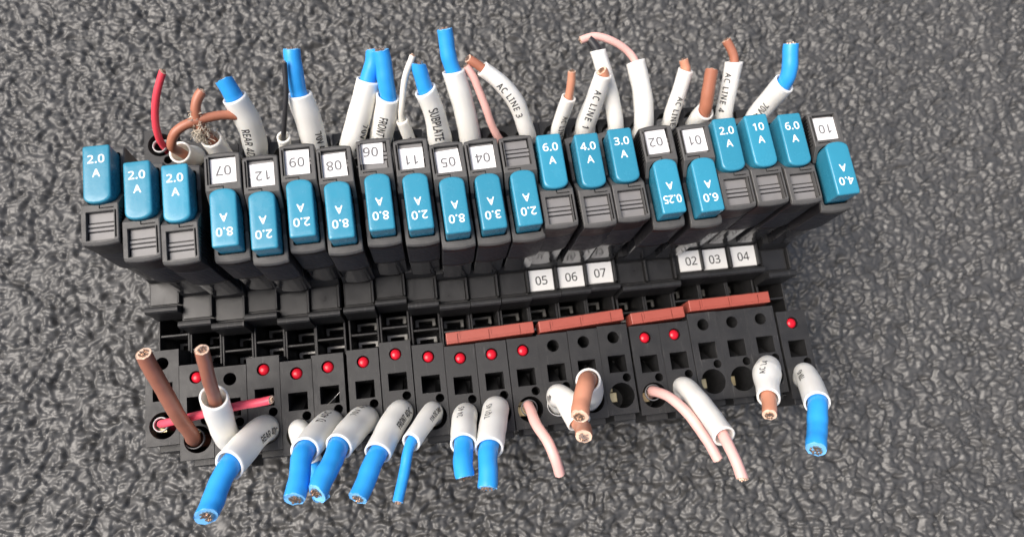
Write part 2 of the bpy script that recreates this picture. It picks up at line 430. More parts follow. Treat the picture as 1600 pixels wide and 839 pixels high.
# (x, y of the lamp hole, has lamp, white marker text or None, label)
BLOCKS = [
  (-6.779, 3.028, False, None, 'leftmost black terminal block with a rose red wire in its front hole'),
  (-5.969, 2.612, True, None, 'black terminal block with brown wire bent over its red lamp side'),
  (-5.153, 2.483, False, None, 'black terminal block without lamp holding the upright white sleeve with brown wire'),
  (-4.339, 2.642, True, None, 'black terminal block with red lamp holding the white sleeve lettered REAR in front'),
  (-3.528, 2.465, True, None, 'black terminal block, fifth from the left, with red lamp under plug 12'),
  (-2.747, 2.55, True, None, 'black terminal block, sixth from the left, with red lamp under plug 09'),
  (-1.864, 2.593, True, None, 'black terminal block, seventh from the left, with red lamp under plug 08'),
  (-1.038, 2.71, True, None, 'black terminal block with red lamp holding the front sleeve lettered FRONT'),
  (-0.208, 2.563, True, None, 'black terminal block with red lamp holding the thinnest blue front wire'),
  (0.606, 2.451, True, None, 'black terminal block under the left end of the leftmost red bridge'),
  (1.422, 2.471, True, None, 'black terminal block under the middle of the leftmost red bridge'),
  (2.246, 2.491, True, None, 'black terminal block with red lamp and the pink front wire nearest the middle'),
  (3.046, 2.532, False, '05', 'thirteenth black terminal block with white marker 05 and no lamp'),
  (3.861, 2.556, False, '06', 'fourteenth black terminal block with white marker 06 and no lamp'),
  (4.668, 2.598, False, '07', 'fifteenth black terminal block with white marker 07 and an empty wire hole'),
  (5.526, 2.516, True, None, 'black terminal block with red lamp under the left end of the short red bridge'),
  (6.335, 2.525, True, None, 'black terminal block with red lamp under the right end of the short red bridge'),
  (7.154, 2.708, False, '02', 'eighteenth black terminal block with white marker 02 and an empty wire hole'),
  (7.959, 2.703, False, '03', 'nineteenth black terminal block with white marker 03 and an empty wire hole'),
  (8.765, 2.716, False, '04', 'twentieth black terminal block with white marker 04 holding a short brown wire in a sleeve'),
  (9.637, 2.528, True, None, 'rightmost black terminal block, set slightly apart, with a red lamp'),
]
for i, (bx, by, lamp, mk, label) in enumerate(BLOCKS):
    t = thing('terminal_block', label, 'terminal block', (bx, by, 0), math.radians(0.5), 'terminal blocks in the row')
    link('body', BM_['body'], t)
    link('channel_wall', BM_['wall-1'], t); link('channel_wall', BM_['wall1'], t)
    link('channel_crossbar', BM_['bar'], t); link('marker_rail', BM_['rail'], t)
    link('spring_clip', BM_['clip0'], t); link('spring_clip', BM_['clip1'], t)
    link('tool_slot_ramp', BM_['ramp'], t); link('contact_bar', BM_['contact'], t); link('end_step', BM_['foot'], t)
    if lamp: link('indicator_lamp', BM_['lamp'], t)['label'] = 'domed red lamp lens'
    if mk:
        x0, x1 = {'02': (-0.26, 0.424), '03': (-0.394, 0.300), '05': (-0.372, 0.290), '04': (-0.392, 0.345)}.get(mk, (-0.385, 0.318))
        b = MB(); b.box(x0, x1, 1.545, 2.125, ZF - 0.33, ZF - 0.268)
        o = b.obj('marker_strip', M['white'], t, bevel=0.012, seg=1); o['label'] = 'white marker printed ' + mk
        flat_text('print', mk, 0.40, M['ink'], o, (x0 + x1) / 2 + 0.0, 1.835, ZF - 0.2655, 0.02, bold=0.003, sx=0.95)
    else:
        link('marker_strip', BM_['strip'], t)

# ------------------------------------------------------------------ plug-in circuit breakers
def outline(w, y0, y1, rnd, corner=0.05):
    # button footprint: arched end at y0 (towards the label), square end with small corner radii at y1
    pts = []
    n = 12
    for i in range(n + 1):
        t = math.pi + math.pi * i / n
        c, s = math.cos(t), math.sin(t)
        pts.append((w * math.copysign(abs(c) ** 0.85, c), y0 + rnd + rnd * math.copysign(abs(s) ** 0.95, s)))
    for i in range(5):
        t = math.pi / 2 * i / 4
        pts.append((w - corner + corner * math.cos(t), y1 - corner + corner * math.sin(t)))
    for i in range(5):
        t = math.pi / 2 + math.pi / 2 * i / 4
        pts.append((-w + corner + corner * math.cos(t), y1 - corner + corner * math.sin(t)))
    return pts
PZ = 0.10
def plug_meshes():
    d = {}
    # housing: profile with a ridged band on both ends, bulging ends
    prof = [(-1.12, 1.42), (-1.145, 1.60)]
    z = 1.66
    while z < 2.78: prof += [(-1.140, z), (-1.156, z + 0.015), (-1.156, z + 0.075), (-1.140, z + 0.09)]; z += 0.115
    prof += [(-1.150, 2.86), (-1.150, 3.12), (-1.165, 3.14), (-1.175, 3.47), (-1.150, 3.545), (-1.10, 3.58), (-0.31, 3.58), (0.09, 3.17), (1.08, 3.17), (1.135, 3.145), (1.165, 3.09), (1.165, 2.86)]
    z = 2.78
    while z > 1.66: prof += [(1.140, z), (1.156, z - 0.015), (1.156, z - 0.075), (1.140, z - 0.09)]; z -= 0.115
    prof += [(1.145, 1.60), (1.12, 1.42)]
    prof = prof[::-1]
    xs = [-0.378, -0.36, -0.24, -0.12, 0.0, 0.12, 0.24, 0.36, 0.378]
    b = MB(); n = len(prof); vs = []
    for x in xs:
        bl = 0.045 * (1 - (x / 0.378) ** 2) - (0.012 if abs(x) > 0.37 else 0)
        for y, zz in prof:
            vs.append((x, y + (bl if y > 1.0 else -bl if y < -1.0 else 0), zz + ZF - (0.012 if abs(x) > 0.37 and zz > 3.1 else 0)))
    fs = [tuple(range(n))[::-1], tuple(range((len(xs) - 1) * n, len(xs) * n))]
    for k in range(len(xs) - 1):
        for i in range(n):
            j = (i + 1) % n; fs.append((k * n + i, k * n + j, (k + 1) * n + j, (k + 1) * n + i))
    b.add(vs, fs)
    me = b.mesh('housing', M['frame'])
    c = MB()
    c.box(-0.285, 0.285, -1.095, -0.455, ZF + 3.42, ZF + 3.8)                       # label recess
    c.box(0.300, 0.335, -1.06, -0.45, ZF + 3.42, ZF + 3.8)                           # slit beside it
    c.prism_z(outline(0.302, -0.325, 1.03, 0.17), ZF + 2.9, ZF + 3.8)                # well of the button
    c.box(-0.012, 0.012, -0.40, -0.30, ZF + 3.50, ZF + 3.8); c.box(0.012, 0.290, -0.403, -0.380, ZF + 3.50, ZF + 3.8)
    for sx in (-1, 1):                                                             # grip grooves on both flanks of the label end
        for k in range(9):
            y = -1.05 + k * 0.08; x = sorted((sx * 0.355, sx * 0.45)); c.box(x[0], x[1], y, y + 0.035, ZF + 2.2, ZF + 3.50)
    r = boolean(me, c.mesh('cut', None))
    for nm, keep_low, mm in (('housing', True, 'plugbody'), ('housing_top', False, 'frame')):      # housing mesh split along a slope: upper part grey, lower part black
        bm = bmesh.new(); bm.from_mesh(r)
        res = bmesh.ops.bisect_plane(bm, geom=bm.verts[:] + bm.edges[:] + bm.faces[:], plane_co=(0, 0, ZF + 3.275), plane_no=(0, 0.19, 1.0), clear_outer=keep_low, clear_inner=not keep_low)
        if keep_low:
            bmesh.ops.translate(bm, verts=bm.verts, vec=(0, 0, 0))
        m2 = bpy.data.meshes.new(nm); bm.to_mesh(m2); bm.free(); m2.materials.clear(); m2.materials.append(M[mm])
        d[nm] = m2
    b = MB()
    b.prism_z([(-0.365, -1.09), (-0.25, -1.12), (-0.1, -1.135), (0.1, -1.135), (0.25, -1.12), (0.365, -1.09), (0.365, 1.09), (0.1, 1.135), (-0.1, 1.135), (-0.365, 1.09)], ZF + PZ, ZF + 1.5)
    d['base'] = b.mesh('lower_body', M['base'], bevel=0.015, seg=1)
    b = MB()
    ol = outline(0.282, -0.305, 1.005, 0.16)
    n = len(ol); cx, cy = 0.0, 0.40
    rings = []
    def ring(ins, z):
        return [(x - math.copysign(min(abs(x - cx), ins), x - cx), y - math.copysign(min(abs(y - cy), ins), y - cy), z) for x, y in ol]
    rings = [ring(-0.012, ZF + 2.95), ring(-0.010, ZF + 3.2), ring(-0.001, ZF + 3.640), ring(0.0, ZF + 3.652), ring(0.005, ZF + 3.676), ring(0.016, ZF + 3.692), ring(0.034, ZF + 3.7005), ring(0.046, ZF + 3.7025), ring(0.14, ZF + 3.704)]
    vs = [p for r_ in rings for p in r_]; fs = [tuple(range(n))[::-1]]
    for k in range(len(rings) - 1):
        for i in range(n): fs.append((k * n + i, k * n + (i + 1) % n, (k + 1) * n + (i + 1) % n, (k + 1) * n + i))
    fs.append(tuple(range((len(rings) - 1) * n, len(rings) * n)))
    b.add(vs, fs, True)
    d['button'] = b.mesh('reset_button', M['blue'])
    for k, (a, e) in enumerate(((-1.088, -0.895), (-0.868, -0.800), (-0.772, -0.702), (-0.674, -0.462))):
        b = MB(); b.box(-0.280 + 0.02 * (k in (0, 3)), 0.280, a, e, ZF + 3.415, ZF + 3.470 + 0.014 * (k in (1, 2)))
        d['slat%d' % k] = b.mesh('label_slat', M['panel'], bevel=0.008, seg=1)
    b = MB(); b.box(-0.272, 0.272, -0.285, 0.285, 0, 0.012)
    d['sticker'] = b.mesh('label_sticker', M['paper'])
    return d
PM = plug_meshes()

# (x, y, flipped, rating, sticker text or None, sticker offset x, y, turn in degrees, label)
PLUGS = [
  (-6.822, 6.29, 0, '2.0', None, 0, 0, 0, 'leftmost breaker plug with upright 2.0 A blue button at the end of the row'),
  (-5.981, 5.866, 0, '2.0', None, 0, 0, 0, 'second breaker plug from the left, upright 2.0 A blue button'),
  (-5.198, 5.736, 0, '2.0', None, 0, 0, 0, 'third breaker plug from the left, upright 2.0 A button beside sticker 07'),
  (-4.243, 5.807, 1, '8.0', '07', 0.0, -0.01, 1, 'fourth breaker plug from the left with upside-down 8.0 A button and white sticker 07'),
  (-3.435, 5.685, 1, '2.0', '12', -0.03, 0.05, 2, 'fifth breaker plug from the left with upside-down 2.0 A button and white sticker 12'),
  (-2.639, 5.895, 1, '2.0', '09', 0.03, 0.0, -1, 'sixth breaker plug from the left with upside-down 2.0 A button and white sticker 09'),
  (-1.831, 5.784, 1, '8.0', '08', 0.03, 0.03, 2, 'seventh breaker plug from the left with upside-down 8.0 A button and white sticker 08'),
  (-0.961, 5.904, 1, '8.0', '06', 0.08, -0.12, -3, 'eighth breaker plug from the left with upside-down 8.0 A button, crooked sticker 06'),
  (-0.131, 5.847, 1, '2.0', '11', 0.02, 0.08, -1, 'ninth breaker plug from the left with upside-down 2.0 A button and white sticker 11'),
  (0.666, 5.702, 1, '8.0', '05', 0, 0.05, 3, 'tenth breaker plug from the left with upside-down 8.0 A button and white sticker 05'),
  (1.461, 5.729, 1, '3.0', '04', 0.0, 0.03, 0, 'eleventh breaker plug from the left with upside-down 3.0 A button and white sticker 04'),
  (2.257, 5.747, 1, '2.0', None, 0, 0, 0, 'twelfth breaker plug from the left with upside-down 2.0 A button and no white sticker'),
  (2.981, 5.862, 0, '6.0', None, 0, 0, 0, 'thirteenth breaker plug from the left with upright 6.0 A button above white marker 05'),
  (3.847, 5.814, 0, '4.0', None, 0, 0, 0, 'fourteenth breaker plug from the left with upright 4.0 A button above white marker 06'),
  (4.639, 5.888, 0, '3.0', None, 0, 0, 0, 'fifteenth breaker plug from the left with upright 3.0 A button above white marker 07'),
  (5.548, 5.769, 1, '0.25', '02', 0.03, -0.03, 2, 'sixteenth breaker plug from the left with upside-down 0.25 A button and white sticker 02'),
  (6.447, 5.742, 1, '6.0', '01', 0.0, -0.03, 1, 'seventeenth breaker plug from the left with upside-down 6.0 A button and white sticker 01'),
  (7.161, 5.973, 0, '2.0', None, 0, 0, 0, 'eighteenth breaker plug from the left with upright 2.0 A button, right half'),
  (7.948, 6.013, 0, '10', None, 0, 0, 0, 'nineteenth breaker plug from the left with upright 10 A blue button'),
  (8.767, 5.978, 0, '6.0', None, 0, 0, 0, 'twentieth breaker plug from the left with upright 6.0 A button near the right end'),
  (9.673, 5.853, 1, '4.0', '10', -0.02, 0.02, -1, 'rightmost breaker plug with upside-down 4.0 A button and white sticker 10'),
]
for i, (px, py, flip, rate, num, ox, oy, ot, label) in enumerate(PLUGS):
    t = thing('breaker_plug', label, 'circuit breaker', (px, py, 0), math.radians(2.6 + random.uniform(-0.6, 0.6)) + (math.pi if flip else 0), 'blue-button breaker plugs')
    link('housing', PM['housing'], t); link('housing_top', PM['housing_top'], t); link('lower_body', PM['base'], t)
    for k in range(4): link('label_slat', PM['slat%d' % k], t)
    bt = link('reset_button', PM['button'], t); bt.location.z = 0.11 if i == 20 else random.uniform(-0.012, 0.012); bt['label'] = 'blue button printed %s A' % rate
    zt = ZF + 3.7065
    wide = len(rate) > 3
    flat_text('rating_print', rate, 0.310, M['print'], bt, 0.0, 0.69, zt, bold=0.0055, sx=1.02 if not wide else 0.86, spacing=1.02)
    flat_text('ampere_print', 'A', 0.30, M['print'], bt, 0.0, 0.37, zt, bold=0.0055)
    if num:
        s = link('label_sticker', PM['sticker'], t); s['label'] = 'white paper sticker printed ' + num
        s.location = (ox, -0.775 + oy, ZF + 3.488); s.rotation_euler = (0, 0, math.radians(ot))
        flat_text('number_print', num, 0.37, M['greyink'], s, 0.0, 0.01, 0.0135, bold=0.0055, spacing=1.05)

# ------------------------------------------------------------------ red plug-in bridges
def bridge(x0, x1, y0, y1, zt, n, label, yaw):
    t = thing('plug_in_bridge', label, 'jumper', ((x0 + x1) / 2, (y0 + y1) / 2, 0), yaw, 'red plug-in bridges')
    w = (x1 - x0) / 2; h = (y1 - y0) / 2
    b = MB(); b.box(-w, w, -h, h, ZF + zt - 0.62, ZF + zt)
    me = b.mesh('bridge_body', M['bridge'], bevel=0.018, seg=2)
    c = MB()
    for k in range(n):
        xx = -w + 0.30 + k * 0.82
        c.box(xx - 0.010, xx + 0.010, -h - 0.1, h - 0.05, ZF + zt - 0.035, ZF + zt + 0.1)
        if k != n - 1: c.box(xx + 0.06, xx + 0.072, -h + 0.10, h + 0.1, ZF + zt - 0.018, ZF + zt + 0.1)
    c.box(-w - 0.1, w + 0.1, -h + 0.050, -h + 0.062, ZF + zt - 0.02, ZF + zt + 0.1)
    link('bridge_body', boolean(me, c.mesh('cut', None)), t)
    for k in range(n):
        b = MB(); xx = -w + 0.31 + k * 0.82; b.box(xx - 0.12, xx + 0.12, -0.03, 0.03, ZF + zt - 2.3, ZF + zt - 0.6)
        b.obj('contact_prong', M['tin'], t)
for a in [
  (0.291, 2.591, 2.871, 3.171, 0.06, 3, 'leftmost red bridge bar across three blocks with red lamps', 0.0427),
  (2.731, 5.013, 2.965, 3.265, 0.06, 3, 'red bridge bar below white markers 05, 06 and 07', 0.0591),
  (5.211, 6.68, 2.921, 3.22, 0.06, 2, 'short red bridge bar across two blocks with red lamps', 0.0482),
  (6.839, 9.11, 3.112, 3.412, 0.06, 3, 'rightmost red bridge bar below white markers 02, 03 and 04', 0.0236),
]: bridge(*a)

# ------------------------------------------------------------------ wires
def smooth(pts, step=0.06):
    P = [Vector(p) for p in pts]
    if len(P) == 2: P = [P[0], P[0].lerp(P[1], 0.5), P[1]]
    Q = [P[0] * 2 - P[1]] + P + [P[-1] * 2 - P[-2]]
    out = []
    for i in range(1, len(Q) - 2):
        p0, p1, p2, p3 = Q[i - 1], Q[i], Q[i + 1], Q[i + 2]
        t0 = 0.0; t1 = t0 + max(1e-4, (p1 - p0).length) ** 0.5; t2 = t1 + max(1e-4, (p2 - p1).length) ** 0.5; t3 = t2 + max(1e-4, (p3 - p2).length) ** 0.5
        n = max(3, int((p2 - p1).length / step))
        for k in range(n + (i == len(Q) - 3)):
            t = t1 + (t2 - t1) * k / n
            a1 = p0 * ((t1 - t) / (t1 - t0)) + p1 * ((t - t0) / (t1 - t0)); a2 = p1 * ((t2 - t) / (t2 - t1)) + p2 * ((t - t1) / (t2 - t1))
            a3 = p2 * ((t3 - t) / (t3 - t2)) + p3 * ((t - t2) / (t3 - t2))
            b1 = a1 * ((t2 - t) / (t2 - t0)) + a2 * ((t - t0) / (t2 - t0)); b2 = a2 * ((t3 - t) / (t3 - t1)) + a3 * ((t - t1) / (t3 - t1))
            out.append(b1 * ((t2 - t) / (t2 - t1)) + b2 * ((t - t1) / (t2 - t1)))
    return out
def frames(P):
    T = [(P[min(i + 1, len(P) - 1)] - P[max(i - 1, 0)]).normalized() for i in range(len(P))]
    u = T[0].orthogonal().normalized(); F = []
    for i, t in enumerate(T):
        u = (u - t * u.dot(t)).normalized(); F.append((t, u, t.cross(u)))
    return F
def lerp_list(L, t):
    x = t * (len(L) - 1); i = min(int(x), len(L) - 2); return L[i] + (L[i + 1] - L[i]) * (x - i)
def arc(P):
    s = [0.0]
    for a, b in zip(P, P[1:]): s.append(s[-1] + (b - a).length)
    return s
def tube(pts, r, n=20, tip_round=0.0, cut=0.0, seed=0):
    P = smooth(pts); F = frames(P); S = arc(P); L = S[-1]; b = MB(); vs = []; fs = []
    for i, (p, (t, u, v)) in enumerate(zip(P, F)):
        rr = r * (1 + 0.015 * math.sin(S[i] * 7 + seed) + 0.012 * math.sin(S[i] * 17 + 2 * seed))
        if i == len(P) - 1: rr *= 0.97
        sk = cut * max(0, 1 - (L - S[i]) / (2.2 * r)) if L > 0 else 0           # slanted snip at the free end
        rag = 0.07 * r if i == len(P) - 1 else 0.0
        p = p + (u * math.sin(S[i] * 4.3 + seed) + v * math.sin(S[i] * 5.9 + 2 * seed)) * (0.06 * r)
        for k in range(n):
            a = 2 * math.pi * k / n
            vs.append(p + u * (rr * math.cos(a)) + v * (rr * math.sin(a)) + t * (sk * rr * math.cos(a + seed) + rag * math.sin(k * 2.3 + seed * 5)))
    for i in range(len(P) - 1):
        for k in range(n):
            a, c = i * n + k, i * n + (k + 1) % n; fs.append((a, c, c + n, a + n))
    b.add(vs, fs, True)
    m = (len(P) - 1) * n
    b.add([vs[m + k] for k in range(n)], [tuple(range(n))], False)
    return b, P, F
def sleeve_mesh(pts, rad, wall=0.048, n=28, tail=0.16, flat=0.0, seed=0, slant=0.0):
    P = smooth(pts); F = frames(P); S = arc(P); L = S[-1]
    vs = []; fs = []; m = len(P)
    def rr(i): return lerp_list(rad, S[i] / L) * (1 + 0.022 * math.sin(S[i] * 3.1 + seed) + 0.012 * math.sin(S[i] * 9 + 3 * seed))
    for i, (p, (t, u, v)) in enumerate(zip(P, F)):
        sk = slant * max(0, 1 - (L - S[i]) / 0.7)
        for k in range(n):
            a = 2 * math.pi * k / n; q = rr(i) * (1 + flat * 0.5 * math.cos(2 * (a + seed)))
            vs.append(p + u * (q * math.cos(a)) + v * (q * math.sin(a)) + t * (sk * q * math.cos(a + seed)))
    for i in range(m - 1):
        for k in range(n):
            a, c = i * n + k, i * n + (k + 1) % n; fs.append((a, c, c + n, a + n))
    o = len(vs)
    for i, (p, (t, u, v)) in enumerate(zip(P, F)):
        sk = slant * max(0, 1 - (L - S[i]) / 0.7)
        for k in range(n):
            a = 2 * math.pi * k / n; q = rr(i) * (1 + flat * 0.5 * math.cos(2 * (a + seed))) - wall
            vs.append(p + u * (q * math.cos(a)) + v * (q * math.sin(a)) + t * (sk * q * math.cos(a + seed)))
    for i in range(m - 1):
        for k in range(n):
            a, c = o + i * n + k, o + i * n + (k + 1) % n; fs.append((c, a, a + n, c + n))
    e = (m - 1) * n
    for k in range(n):
        k2 = (k + 1) % n
        fs.append((e + k, e + k2, o + e + k2, o + e + k)); fs.append((k2, k, o + k, o + k2))
    b = MB(); b.add(vs, fs, True)
    me = b.mesh('sleeve', M['sleeve'])
    return me, P, F, S, rr
def wrap_text(txt, size, P, F, S, rr, s0, ref, off, parent, m, bold=0.0, sx=1.0, shear=0.0, spacing=1.0):
    me = text_mesh(txt, size, bold=bold, sx=sx, shear=shear, spacing=spacing); me.name = 'lettering'
    bm = bmesh.new(); bm.from_mesh(me)
    for _ in range(2):
        ed = [e for e in bm.edges if e.calc_length() > 0.05]
        if ed: bmesh.ops.subdivide_edges(bm, edges=ed, cuts=1); bmesh.ops.triangulate(bm, faces=bm.faces)
    ref = Vector(ref); L = S[-1]
    for v in bm.verts:
        s = min(max(s0 - v.co.x, 0.02), L - 0.02)
        i = max(j for j in range(len(S)) if S[j] <= s); i = min(i, len(S) - 2)
        w = (s - S[i]) / max(1e-6, S[i + 1] - S[i])
        p = P[i].lerp(P[i + 1], w); t = F[i][0].lerp(F[i + 1][0], w).normalized()
        nrm = (ref - t * ref.dot(t)).normalized(); up = nrm.cross(-t)
        r = rr(i) + (rr(i + 1) - rr(i)) * w
        th = (v.co.y + off) / r
        v.co = p + (nrm * math.cos(th) + up * math.sin(th)) * (r + 0.0075 + v.co.z)
    bm.to_mesh(me); bm.free()
    me.materials.append(m)
    return link('lettering', me, parent)
def strands(P, F, r, parent, m, seed):
    rnd = random.Random(seed); b = MB()
    p = P[-1]; t, u, v = F[-1]
    k = 0
    spots = [(0, 0)] + [(0.28, a) for a in range(0, 360, 60)] + [(0.54, a) for a in range(15, 360, 30)]
    for q, a in spots:
        a = math.radians(a + rnd.uniform(-9, 9)); c = p + (u * math.cos(a) + v * math.sin(a)) * (q * r * 0.92); rad = r * 0.12
        tip = t * rnd.uniform(0.0, 0.05); n = 7
        vs = [c - t * 0.08 + (u * math.cos(2 * math.pi * j / n) + v * math.sin(2 * math.pi * j / n)) * rad for j in range(n)]
        vs += [c + t * 0.004 + tip + (u * math.cos(2 * math.pi * j / n) + v * math.sin(2 * math.pi * j / n)) * rad for j in range(n)]
        b.add(vs, [(j, (j + 1) % n, n + (j + 1) % n, n + j) for j in range(n)] + [tuple(range(n, 2 * n))])
    o = b.obj('copper_strands', m, parent); o['kind'] = 'stuff'
    return o
def collar(c, r, parent, m):
    b = MB(); n, k = 24, 8; vs = []; fs = []
    for i in range(n):
        a = 2 * math.pi * i / n
        for j in range(k):
            t = 2 * math.pi * j / k; q = r + 0.018 * math.cos(t)
            vs.append((c[0] + q * math.cos(a), c[1] + q * math.sin(a), c[2] + 0.06 * math.sin(t)))
    for i in range(n):
        for j in range(k):
            fs.append((i * k + j, ((i + 1) % n) * k + j, ((i + 1) % n) * k + (j + 1) % k, i * k + (j + 1) % k))
    b.add(vs, fs, True)
    return b.obj('ferrule_collar', m, parent)

